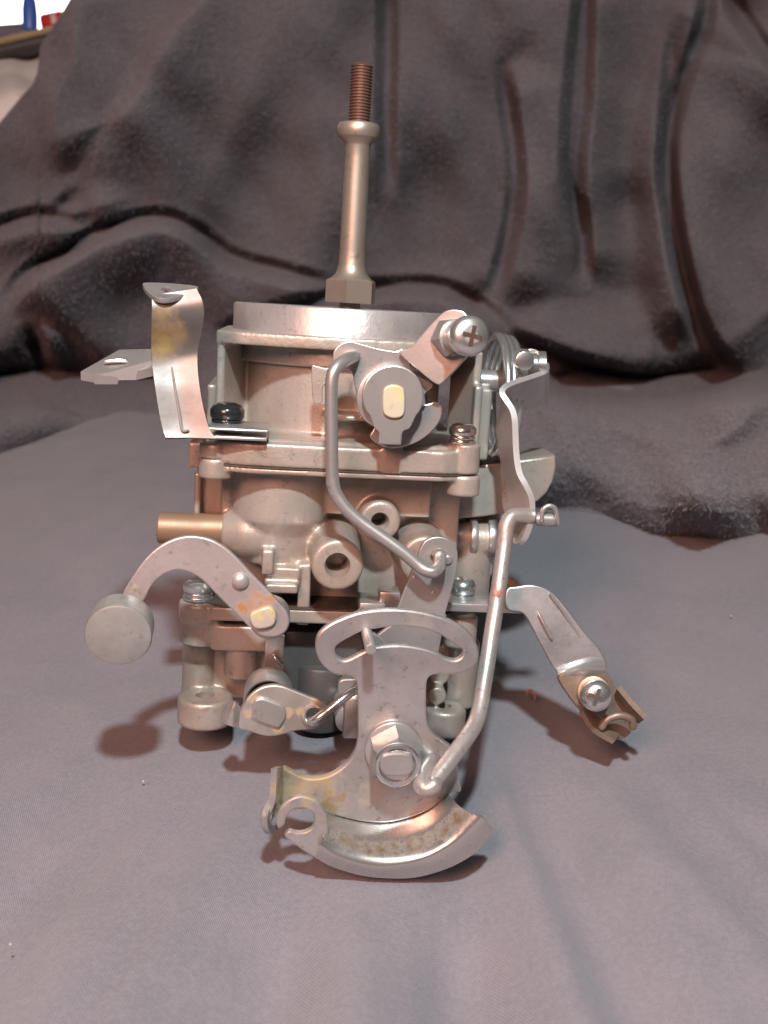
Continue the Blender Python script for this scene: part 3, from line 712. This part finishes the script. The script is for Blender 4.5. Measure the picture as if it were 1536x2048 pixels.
# --- choke lever assembly at the top right
chs = lambda x, y, v: tuple(L3(*q1('a3', x, y), v))
m_choke = metal('choke_lever_steel', (0.53, 0.50, 0.485), 0.72, 0.36, spots=0.3, stains=((chs(1120, 570, -14), 4.5, RUST, 0.6, 500),))
ch = mk('choke_lever', plate(q('a3', [(252, 560), (262, 470), (315, 412), (385, 392), (460, 410), (600, 448), (735, 470), (800, 460), (880, 640), (1020, 725), (960, 800), (930, 900), (560, 900), (440, 800), (400, 640), (330, 620), (262, 620)]),
     flat(-6), 1.5, holes=[circ(*q1('a3', 400, 525), 11.5)]), m_choke, root)
mk('folded_ear', plate(q('a3', [(760, 480), (850, 440), (950, 325), (1040, 225), (1110, 165), (1190, 150), (1270, 180), (1330, 300), (1300, 480), (1240, 560), (1170, 640), (1095, 712), (1040, 720), (900, 610)]),
     Plane(*q1('a3', 1020, 500), -10, -0.35, 0.0), 1.6), m_choke, ch)
mk('lever_lobe', plate(q('a3', [(960, 880), (1030, 860), (1085, 880), (1092, 950), (1050, 1040), (960, 1130), (860, 1185), (740, 1215), (640, 1205), (545, 1140), (560, 1080), (700, 900)]), flat(-4.5), 1.5), m_choke, ch)
mk('lever_washer', cylv(*q1('a3', 672, 835), -7.3, -5.6, 6.6, 0.3), M['plate'], ch)
cdsk = plate(q('a3', [(715 + 236 * math.cos(t), 812 + 236 * math.sin(t)) for t in [math.radians(x) for x in range(-222, 50, 12)]] + [(845, 1060), (792, 1090), (778, 1180), (760, 1190), (625, 1185), (606, 1170), (606, 1095), (570, 1055)]), flat(-9.6), 2.0, bev=0.35)
cd_ = mk('retainer_disc', cdsk, M['plate'], ch)
cs = mk('shaft_end', plate(q('a3', [(640, 790), (665, 745), (720, 730), (780, 745), (803, 790), (803, 930), (775, 975), (720, 985), (670, 970), (640, 930)]), flat(-10.4), 1.5, bev=0.3),
   metal('painted_shaft_end', (0.60, 0.55, 0.42), 0.3, 0.5, spots=0.4, stains=((chs(765, 775, -10.4), 3.2, YEL, 0.6, 900),)), ch)
mk('hanging_clip', join(plate(q('a3', [(90, 600), (130, 585), (200, 600), (250, 590), (260, 700), (180, 740), (175, 850), (140, 875), (100, 850)]), flat(-1), 1.2)), cast, root)
# clamp screw through the folded ear
sa = L3(*q1('a3', 1150, 365), -9.5); sb = L3(*q1('a3', 1322, 352), -24)
ax_ = (sb - sa).normalized(); Ls = (sb - sa).length
hx = mk('clamp_nut', hexp(sa, ax_, 7.4, 4.6, 0.4, R(10)), M['plate'], ch)
m_scr = metal('dull_screw', (0.72, 0.71, 0.70), 0.9, 0.32, spots=0.2, stains=((tuple(sb), 2.2, (0.35, 0.2, 0.08), 0.5, 700),))
mk('clamp_screw', lathe([(0, 3), (3.0, 3), (3.3, Ls - 5.0), (3.9, Ls - 3.6), (4.05, Ls - 2.2), (3.9, Ls - 0.9), (3.2, Ls - 0.2), (1.8, Ls + 0.2), (0, Ls + 0.25)], sa, ax_, 48), m_scr, ch)
cross_recess(sb + ax_ * 0.28, ax_, (0.18, 0, 1), 2.0, 0.42, M['rustcross'], 'cross_recess', ch)

# choke link rod
rod1 = [L3(*q1('a3', x, y), v) for x, y, v in ((425, 505, -3), (405, 512, -7.5), (340, 545, -11.5), (272, 605, -13.5), (245, 690, -14), (240, 850, -14), (243, 1100, -14), (246, 1350, -14), (250, 1500, -14))] + \
       [L3(*q1('a6', x, y), v) for x, y, v in ((226, 190, -14), (246, 290, -14.2), (315, 400, -14.6), (420, 500, -15), (560, 600, -15.6), (720, 715, -16.4), (820, 800, -17), (880, 842, -17.5), (935, 850, -17.5), (972, 815, -16), (978, 760, -13.5), (972, 735, -10))]
mk('choke_link_rod', tube(rod1, 1.36, 16, 5), M['plate'], root)

# --- fast idle arm
arm = plate(q('a6', [(838, 700), (870, 640), (930, 610), (1000, 612), (1060, 640), (1098, 700), (1100, 780), (1085, 880), (1050, 1010), (1010, 1160)]) + q('b1', [(1200, 250), (1160, 470), (1150, 520), (800, 520), (760, 400)]) + q('a6', [(660, 1200), (690, 1080), (780, 850), (815, 770)]), flat(-11.5), 1.5,
     holes=[circ(*q1('a6', 965, 745), 15)], bev=0.2)
fa = mk('fast_idle_arm', arm, M['plate'], root)
for x, y in ((800, 895), (935, 1005)):
    mk('stamped_dot', cylv(*q1('a6', x, y), -11.75, -11.2, 0.55, 0.1, 16), M['plate'], fa)
mk('arm_pivot', cylv(*q1('a6', 1035, 770), -12.2, -10, 0.9, 0.2, 16), M['plate'], fa)

# --- throttle quadrant
B = lambda x, y, v: L3(*q1('b1', x, y), v)
tq = metal('quadrant_steel', (0.55, 0.53, 0.52), 0.75, 0.33, spots=0.75, cloud=0.5, spotscale=520, bump=0.25, stains=(
    (tuple(B(330, 1290, -36)), 13, (0.36, 0.27, 0.12), 0.75, 260), (tuple(B(520, 1420, -36)), 5, (0.22, 0.15, 0.07), 0.8, 400),
    (tuple(B(1190, 1370, -38)), 4, (0.40, 0.20, 0.08), 0.7, 500), (tuple(B(750, 1350, -36)), 5, (0.34, 0.28, 0.2), 0.4, 500),
    (tuple(B(250, 1200, -36)), 5, (0.20, 0.14, 0.06), 0.6, 500),
    (tuple(B(1050, 280, -36)), 5, (0.25, 0.2, 0.17), 0.35, 700)))
qpl = flat(-35)
out = [(880, 210), (1060, 228), (1230, 280), (1350, 355), (1402, 450), (1396, 530), (1345, 588), (1250, 612), (1150, 612), (1100, 632), (1085, 690), (1085, 850), (1096, 920), (1135, 980), (1200, 1030), (1262, 1080), (1280, 1150), (1285, 1250), (1298, 1330), (1240, 1345), (1130, 1430), (1000, 1490),
       (850, 1525), (700, 1520), (560, 1490), (460, 1460), (380, 1440), (205, 1440), (200, 1320), (200, 1195), (250, 1205), (320, 1240), (400, 1250), (490, 1230), (580, 1170), (640, 1090), (662, 1000), (664, 880), (664, 760), (655, 660), (610, 625), (520, 612), (450, 560), (410, 490), (402, 420), (430, 350), (520, 285), (690, 225)]
slot = [(525, 450), (560, 415), (680, 352), (760, 335), (900, 318), (1050, 330), (1160, 365), (1260, 430), (1305, 460), (1300, 500), (1260, 522), (1200, 510), (1130, 470), (1000, 438), (880, 430), (760, 445), (680, 480), (600, 520), (560, 518), (530, 490)]
quad = mk('throttle_quadrant', plate(q('b1', out), qpl, 1.9, holes=[q('b1', slot), circ(*q1('b1', 1125, 1145), 13)], bev=0.45), tq, root)
# channel rim: plate -> shelf -> valley -> rolled lip -> lower edge
rimcol = metal('quadrant_rim_steel', (0.60, 0.585, 0.56), 0.85, 0.26, spots=0.25, cloud=0.25, stains=tuple(
    (tuple(B(x, y, -42.8)), 3.2, (0.13, 0.08, 0.03), 0.7, 600) for x, y in ((490, 1530), (540, 1580), (610, 1625), (690, 1655), (770, 1672), (850, 1675), (930, 1665), (1010, 1645), (1090, 1610), (1170, 1570), (1240, 1530), (1310, 1475))))
rc = [
    [(450, 1455, -35), (560, 1490, -35), (700, 1520, -35), (850, 1525, -35), (1000, 1490, -35), (1120, 1432, -35), (1215, 1345, -35)],
    [(455, 1505, -40), (560, 1560, -40), (690, 1608, -40), (850, 1622, -40), (1010, 1590, -40), (1140, 1520, -40), (1262, 1400, -40)],
    [(450, 1560, -42.5), (540, 1620, -42.5), (690, 1672, -42.5), (850, 1690, -42.5), (1030, 1658, -42.5), (1180, 1580, -42.5), (1320, 1445, -42.5)],
    [(440, 1610, -44.3), (530, 1670, -44.3), (690, 1722, -44.3), (860, 1738, -44.3), (1050, 1705, -44.3), (1220, 1615, -44.3), (1368, 1470, -44.3)],
    [(425, 1670, -45.1), (520, 1730, -45.1), (680, 1785, -45.1), (860, 1800, -45.1), (1080, 1755, -45.1), (1280, 1650, -45.1), (1440, 1500, -45.1)],
    [(400, 1738, -43.9), (510, 1795, -43.9), (680, 1846, -43.9), (850, 1864, -43.9), (1020, 1858, -43.9), (1200, 1808, -43.9), (1345, 1735, -43.9), (1440, 1650, -43.9), (1492, 1560, -43.9)]]
mk('quadrant_rim', loft([[B(*p) for p in c] for c in rc], 80, 1.3, 6, 4), rimcol, quad)
hook = [(212, 1608), (240, 1572), (285, 1582), (335, 1578), (382, 1552), (398, 1505), (382, 1460), (320, 1435), (262, 1448), (228, 1490), (215, 1532), (180, 1560), (160, 1530), (172, 1455), (232, 1385), (310, 1358), (392, 1378), (450, 1430), (478, 1500), (480, 1600), (470, 1720), (440, 1757), (350, 1712), (270, 1655)]
mk('quadrant_hook', plate(q('b1', hook), flat(-43.2), 1.5, bev=0.4), tq, quad)
# side flange with its eyelet
pa, pb = B(200, 1185, -35.5), B(200, 1440, -35.5)
V = [B(198, 1178, -36), B(198, 1300, -36), B(196, 1400, -36), B(165, 1470, -36)]; W = [B(168, 1190, -42), B(160, 1300, -42), B(152, 1400, -42), B(118, 1480, -42)]
mk('side_flange', loft([V, W], 24, 1.2, 6, 1), tq, quad)
e0 = B(136, 1495, -41)
mk('side_eyelet', ringd(e0 + Vector((-0.8, 1, 0)), (0.9, -0.45, 0.1), 3.3, 1.7, 1.4, 0.3, 36), tq, quad)
# nut, washer, shaft end
c0 = B(905, 1170, -43.4); c1 = Vector((c0.x, -35, c0.z))
nu = mk('quadrant_nut', hexp((c0.x, -36.5, c0.z), (0, -1, 0), 9.3, 6.6, 0.6, R(30)), M['plate'], quad)
mk('nut_collar', lathe([(3.35, 0.4), (3.35, 0), (4.35, 0), (4.45, 0.3), (4.1, 0.75), (3.6, 0.8), (3.35, 0.4)], (c0.x, -43.0, c0.z), (0, -1, 0), 48), M['chrome'], nu)
mk('washer', disc((c0.x, -35.2, c0.z), (0, -1, 0), 5.7, 1.2, 0.3), M['plate'], quad)
mk('bore_shade_disc', disc((c0.x, -42.9, c0.z), (0, -1, 0), 3.4, 0.06, 0.01), M['dark'], nu)  # flat dark disc, the hole's shade put into its colour
mk('square_shaft_end', plate(q('b1', [(800, 1130), (830, 1098), (905, 1090), (980, 1098), (1003, 1130), (1003, 1195), (975, 1232), (905, 1243), (830, 1235), (800, 1195)]), flat(-44.2), 2.0, bev=0.5), M['plate'], quad)
# pin in the slot
pp = B(742, 458, -45)
mk('slot_pin', disc((pp.x, -20, pp.z), (0, -1, 0), 1.06, 25, 0.2, 24), M['plate'], root)
mk('pin_lug', plate(q('b4', [(130, 400), (240, 420), (330, 500), (320, 600), (140, 600)]), flat(-22), 1.5, smooth=False), M['plate'], root)

# --- small throttle connector wire left of the quadrant neck
C3 = lambda x, y, v: L3(*q1('b3', x, y), v)
mk('connector_rod', tube([C3(845, 960, -14), C3(850, 985, -18), C3(900, 955, -19.5), C3(1000, 880, -19), C3(1120, 780, -18), C3(1240, 690, -16), C3(1330, 620, -12)], 0.98, 14, 5), M['chrome'], root)

# --- cam lever at the lower left
cm = metal('cam_lever_steel', (0.72, 0.68, 0.63), 0.85, 0.32, spots=0.25, stains=tuple((tuple(C3(x, y, -15)), 1.8, (0.42, 0.28, 0.10), 0.7, 500) for x, y in ((290, 900), (340, 780), (640, 900), (560, 1040), (900, 800), (960, 1000), (760, 900))))
lv = mk('cam_lever', plate(q('b3', [(215, 900), (250, 830), (310, 745), (400, 682), (500, 660), (600, 670), (700, 710), (850, 770), (945, 815), (985, 880), (975, 970), (920, 1035), (850, 1052), (700, 1065), (600, 1095), (500, 1112), (400, 1100), (280, 1060), (205, 1035)]), flat(-15), 1.5,
     holes=[circ(*q1('b3', 868, 932), 15)], bev=0.35), cm, root)
mk('cam_tab', loft([[C3(125, 785, -12), C3(80, 880, -12), C3(48, 965, -12)], [C3(170, 800, -15.5), C3(135, 900, -15.8), C3(110, 1010, -15.5)], [C3(225, 850, -15), C3(215, 940, -15), C3(205, 1035, -15)]], 20, 1.4), cm, lv)
mk('cam_boss', plate(q('b3', [(325, 850), (350, 795), (400, 778), (460, 790), (580, 838), (618, 885), (618, 950), (570, 1028), (530, 1032), (340, 962), (322, 920)]), flat(-15.9), 1.4, bev=0.35), M['plate'], lv)
ey = C3(868, 932, -15.9)
mk('cam_eyelet', lathe([(1.7, 0), (2.55, 0), (2.7, .3), (2.5, .7), (2.0, .75), (1.7, .4), (1.7, 0)], (ey.x, -15.2, ey.z), (0, -1, 0), 36), cm, lv)
dc = C3(465, 815, -13)
mk('spring_drum', lathe([(4.5, 0), (5.2, 0), (5.35, .3), (5.35, 8.2), (5.1, 8.6), (4.7, 8.3), (4.7, 0.5), (4.6, 0)], (dc.x, -4.5, dc.z), (0, -1, 0), 56), M['plate'], root)
mk('drum_shade_plug', disc((dc.x, -3, dc.z), (0, -1, 0), 4.6, 7.4), M['dark'], root)  # plug in the hollow drum, shade of the opening given as dark colour
sg = []
sg.append(tube([C3(520, 395, -0.6), C3(522, 410, -1.8), C3(545, 440, -2), C3(590, 500, -1.6)], 0.42, 10, 4))
mk('return_spring', join(*sg), M['chrome'], root)

# --- counterweight arm
A7 = lambda x, y, v: L3(*q1('a7', x, y), v)
am = metal('arm_steel', (0.54, 0.49, 0.485), 0.6, 0.42, spots=0.5, cloud=0.5, bump=0.3, stains=((tuple(A7(1150, 575, -17)), 2.6, ORANGE, 0.95, 350), (tuple(A7(1240, 535, -17)), 3.4, ORANGE, 0.95, 300), (tuple(A7(1340, 530, -17)), 2.6, ORANGE, 0.9, 350), (tuple(A7(410, 450, -17)), 2.2, (0.5, 0.5, 0.25), 0.4, 500)))
wa = mk('counterweight_arm', plate(q('a7', [(325, 470), (400, 340), (500, 210), (620, 120), (760, 76), (900, 90), (1010, 145), (1110, 232), (1200, 330), (1300, 432), (1400, 540), (1450, 600), (1462, 670), (1430, 735), (1360, 765), (1270, 755), (1190, 700), (1100, 610), (980, 490), (860, 370), (740, 312), (650, 318), (565, 370), (515, 430), (480, 500), (430, 560), (350, 540)]), flat(-16), 1.6, bev=0.35), am, root)
mk('rivet', lathe([(0, 0), (1.75, 0), (1.75, .5), (1.3, 1.0), (0.6, 1.25), (0, 1.3)], A7(1128, 382, -16) , (0, -1, 0), 32), am, wa)
mk('painted_shaft_end', plate(q('a7', [(1195, 620), (1230, 590), (1320, 560), (1365, 590), (1372, 650), (1340, 695), (1250, 712), (1205, 680)]), flat(-17.2), 1.8, bev=0.4),
   metal('paint_dabbed_steel', (0.60, 0.54, 0.47), 0.4, 0.45, spots=0.5, stains=((tuple(A7(1235, 615, -17)), 2.6, YEL, 0.6, 900), (tuple(A7(1345, 600, -17)), 2.8, YEL, 0.65, 900))), wa)
mk('arm_washer', cylv(*q1('a7', 1330, 650), -14.2, -9, 4.3, 0.3), M['plate'], wa)
wc = A7(293, 757, -23.5); wax = Vector((0.02, -1, -0.16)).normalized()
mk('counterweight', lathe([(0, 0), (6.2, 0), (6.65, .4), (6.75, 5.6), (6.55, 6.1), (6.2, 6.25), (0, 6.25)], wc - wax * 6.25, wax, 72), M['cup'], wa)

# --- pump lever strap on the right
A4 = lambda x, y, v: L3(*q1('a4', x, y), v)
fe = [(905, 615, 12), (870, 640, 9), (780, 672, 6), (680, 705, 3), (600, 738, 1), (568, 775, 0), (600, 830, -1), (645, 900, -2), (665, 980, -3), (672, 1120, -4), (680, 1260, -5), (700, 1380, -6), (745, 1470, -7), (790, 1570, -8), (798, 1680, -9), (780, 1790, -9), (740, 1890, -9), (700, 1935, -8)]
be = [(905, 860, 20), (860, 890, 18), (780, 905, 16), (700, 915, 13), (640, 915, 11), (590, 930, 10), (565, 960, 9), (545, 1010, 9), (540, 1060, 9), (560, 1150, 8), (575, 1280, 7), (582, 1400, 6), (588, 1520, 5), (590, 1620, 4), (610, 1700, 3), (640, 1790, 1), (660, 1880, 0), (680, 1935, 0)]
pm = metal('pump_lever_steel', (0.60, 0.565, 0.555), 0.6, 0.34, spots=0.3, stains=((tuple(A4(620, 1480, 3)), 3.2, RUST, 0.6, 700), (tuple(A4(610, 1560, 3)), 3.0, RUST, 0.6, 700)))
pl_ = mk('pump_lever', loft([[A4(*p) for p in fe], [A4(*p) for p in be]], 80, 1.35, 5, 1), pm, root)
mk('cotter_pin', join(tube([A4(800, 1735, -9), A4(880, 1740, -9), A4(968, 1745, -9)], 1.55, 16, 3), tube([A4(846, 1760, -10.8), A4(852, 1690, -10.8), A4(870, 1652, -10.8), A4(910, 1636, -10.8), A4(948, 1655, -10.8), A4(964, 1700, -10.8), A4(972, 1780, -10.4)], 0.5, 10, 5)), M['plate'], root)
mk('lever_pivot', join(cylv(1050, 722, 8, 14, 2.2), lathe([(0, 0), (3.2, 0), (3.6, .6), (3.6, 3), (2.8, 3.4), (2.8, 5), (3.3, 5.4), (3.3, 7), (0, 7)], A4(640, 560, 14), (1, -0.1, 0), 36)), M['chrome'], root)
mk('pivot_tab', plate(q('a4', [(735, 460), (800, 450), (850, 490), (870, 540), (905, 560), (895, 620), (760, 640), (740, 560)]), flat(14), 1.2), M['plate'], root)
# choke return spring, three coils
sp_ = []
for kk, (x, v) in enumerate(((1000, 20), (1011, 22), (1022, 24))):
    c_ = L3(x - 12, 790 + kk * 2, v)
    sp_.append(tube([c_ + Vector((0.6 * math.cos(R(t)) , -13.5 * math.cos(R(t)), 13.8 * math.sin(R(t)))) for t in range(-110, 251, 10)], 1.15, 12, 2))
mk('choke_spring', join(*sp_), M['chrome'], root)
mk('spring_shaft', cylu(955, 1040, 760, 22, 2.6), M['plate'], root)

# --- big pump rod
B2 = lambda x, y, v: L3(*q1('b2', x, y), v)
rod2 = [A4(800, 1715, -8.5), A4(740, 1712, -8.5), B2(600, 110, -9.5), B2(556, 170, -10.5), B2(546, 260, -11.5), B2(528, 420, -13.5), B2(500, 620, -16), B2(470, 820, -19), B2(436, 1040, -22), B2(400, 1260, -26), B2(378, 1400, -29), B2(345, 1520, -32), B2(270, 1640, -36), B2(160, 1790, -40), B2(60, 1920, -43)] + \
       [B(1130, 1290, -44), B(1085, 1312, -44), B(1052, 1285, -43), B(1060, 1230, -41), B(1105, 1165, -37.5), B(1125, 1145, -34)]
rm = metal('pump_rod_steel', (0.50, 0.465, 0.445), 0.6, 0.38, spot=(0.20, 0.13, 0.10), spots=0.85, cloud=0.6, spotscale=800, bump=0.4, stains=((tuple(B2(485, 630, -17.5)), 2.6, (0.26, 0.07, 0.04), 0.95, 500), (tuple(B2(560, 220, -13)), 4.5, (0.30, 0.18, 0.14), 0.5, 700)))
mk('pump_rod', tube(rod2, 1.72, 20, 5), rm, root)

# --- lower right bracket with rusty clamp
bs = plate(q('b2', [(560, 612), (640, 590), (720, 580), (800, 596), (880, 640), (965, 735), (1090, 900), (1200, 1030), (1238, 1160), (1080, 1200), (915, 1185), (800, 1000), (735, 880), (690, 800), (650, 765), (560, 740)]), Plane(*q1('b2', 900, 850), -6, -0.1, 0.25), 1.2, bev=0.3)
rb = mk('side_bracket', bs, metal('side_bracket_steel', (0.66, 0.66, 0.67), 0.88, 0.30, spots=0.2, cloud=0.3, stains=((tuple(B2(1190, 1130, -6)), 3.5, RUST, 0.6, 400), (tuple(B2(960, 1160, -7)), 4, (0.4, 0.25, 0.15), 0.5, 400))), root)
mk('bracket_bar', join(boxp(888, 1206, 1046, 1228, -1.5, 9, 0.3)), M['plate'], rb)
mk('pressed_line', tube([B2(850, 635, -5), B2(950, 770, -6), B2(1065, 950, -7)], 0.3, 8), M['plate'], rb)
mk('pressed_line', tube([B2(775, 770, -6), B2(820, 860, -7), B2(870, 950, -7.6)], 0.3, 8), M['plate'], rb)
cj = mk('clamp_jaw', loft([[B2(900, 1150, -9), B2(1060, 1090, -9), B2(1210, 1040, -7)], [B2(915, 1210, -12), B2(1070, 1140, -12), B2(1230, 1130, -10)], [B2(930, 1260, -11), B2(1080, 1210, -11), B2(1250, 1210, -9)]], 24, 1.3), M['plate'], rb)
ck = mk('rusty_clamp', plate(q('b2', [(920, 1200), (1080, 1150), (1240, 1180), (1310, 1290), (1400, 1400), (1440, 1480), (1400, 1600), (1310, 1640), (1200, 1600), (1100, 1480), (980, 1330)]), Plane(*q1('b2', 1150, 1380), -11, 0.25, 0.1), 1.4, bev=0.3), M['rust'], rb)
mk('clamp_wing', loft([[B2(1310, 1290, -13), B2(1400, 1400, -14), B2(1495, 1500, -15)], [B2(1290, 1330, -9), B2(1370, 1440, -9), B2(1455, 1530, -10)]], 16, 1.2, 6, 1), M['rust'], rb)
mk('clamp_wing', loft([[B2(1080, 1440, -13), B2(1160, 1560, -14), B2(1300, 1640, -15)], [B2(1110, 1400, -11), B2(1200, 1500, -11), B2(1330, 1600, -11)]], 16, 1.2, 6, 1), M['rust'], rb)
mk('clamp_wing', tube([B2(1200, 1560, -14), B2(1240, 1500, -14.4), B2(1330, 1470, -14.6), B2(1410, 1500, -14.4), B2(1420, 1560, -14)], 0.9, 12), M['rust'], rb)
s0 = B2(1150, 1310, -12); s1 = B2(1172, 1345, -19.5); sx = (s1 - s0).normalized(); l_ = (s1 - s0).length
mk('clamp_washer', disc(s0, sx, 3.7, 1.3, 0.4), M['rust'], rb)
mk('clamp_screw', lathe([(0, 0), (3.1, 0), (3.2, l_ - 3.2), (3.45, l_ - 2), (3.3, l_ - .9), (2.5, l_ - .1), (1.4, l_ + .2), (0, l_ + .25)], s0, sx, 44), M['chrome'], rb)
cross_recess(s1 + sx * 0.3, sx, (0.25, 0, 1), 1.9, 0.42, M['dark'], 'cross_recess', rb)

# ------------------------------------------------------------------ lint and crumbs on the cloth
lm = simple('pink_lint', (0.5, 0.25, 0.22)); lw = simple('white_lint', (0.45, 0.43, 0.43))
def on_ground(px, py, h=0.6):
    p = ground_pt(px, py); return p + Vector((0, 0, h))
o = mk('lint_curl', tube([on_ground(1052, 1402, 1.6), on_ground(1060, 1396, 2.2), on_ground(1068, 1402, 1.8), on_ground(1070, 1408, 1.4)], 0.35, 8), lm); tagt(o, 'tiny curled pinkish lint lying in the shadow of the side bracket', 'lint')
for i, (px, py, lab) in enumerate(((785 - 600, 880, 'pale crumb on the cloth at the far left, near the blanket hem'), (287, 1573, 'white speck on the open cloth left of the throttle quadrant'), (22, 1901, 'tiny white fleck nearest the bottom left corner of the cloth'), (1462, 1240, 'pale fluff on the cloth at the right edge'))):
    p = on_ground(px, py, 1.2); o = mk('lint_speck', lathe([(0, -.3), (.28, -.15), (.34, .05), (.15, .25), (0, .3)], p, (0.3, 0.2, 1), 8), lw); tagt(o, lab, 'lint')
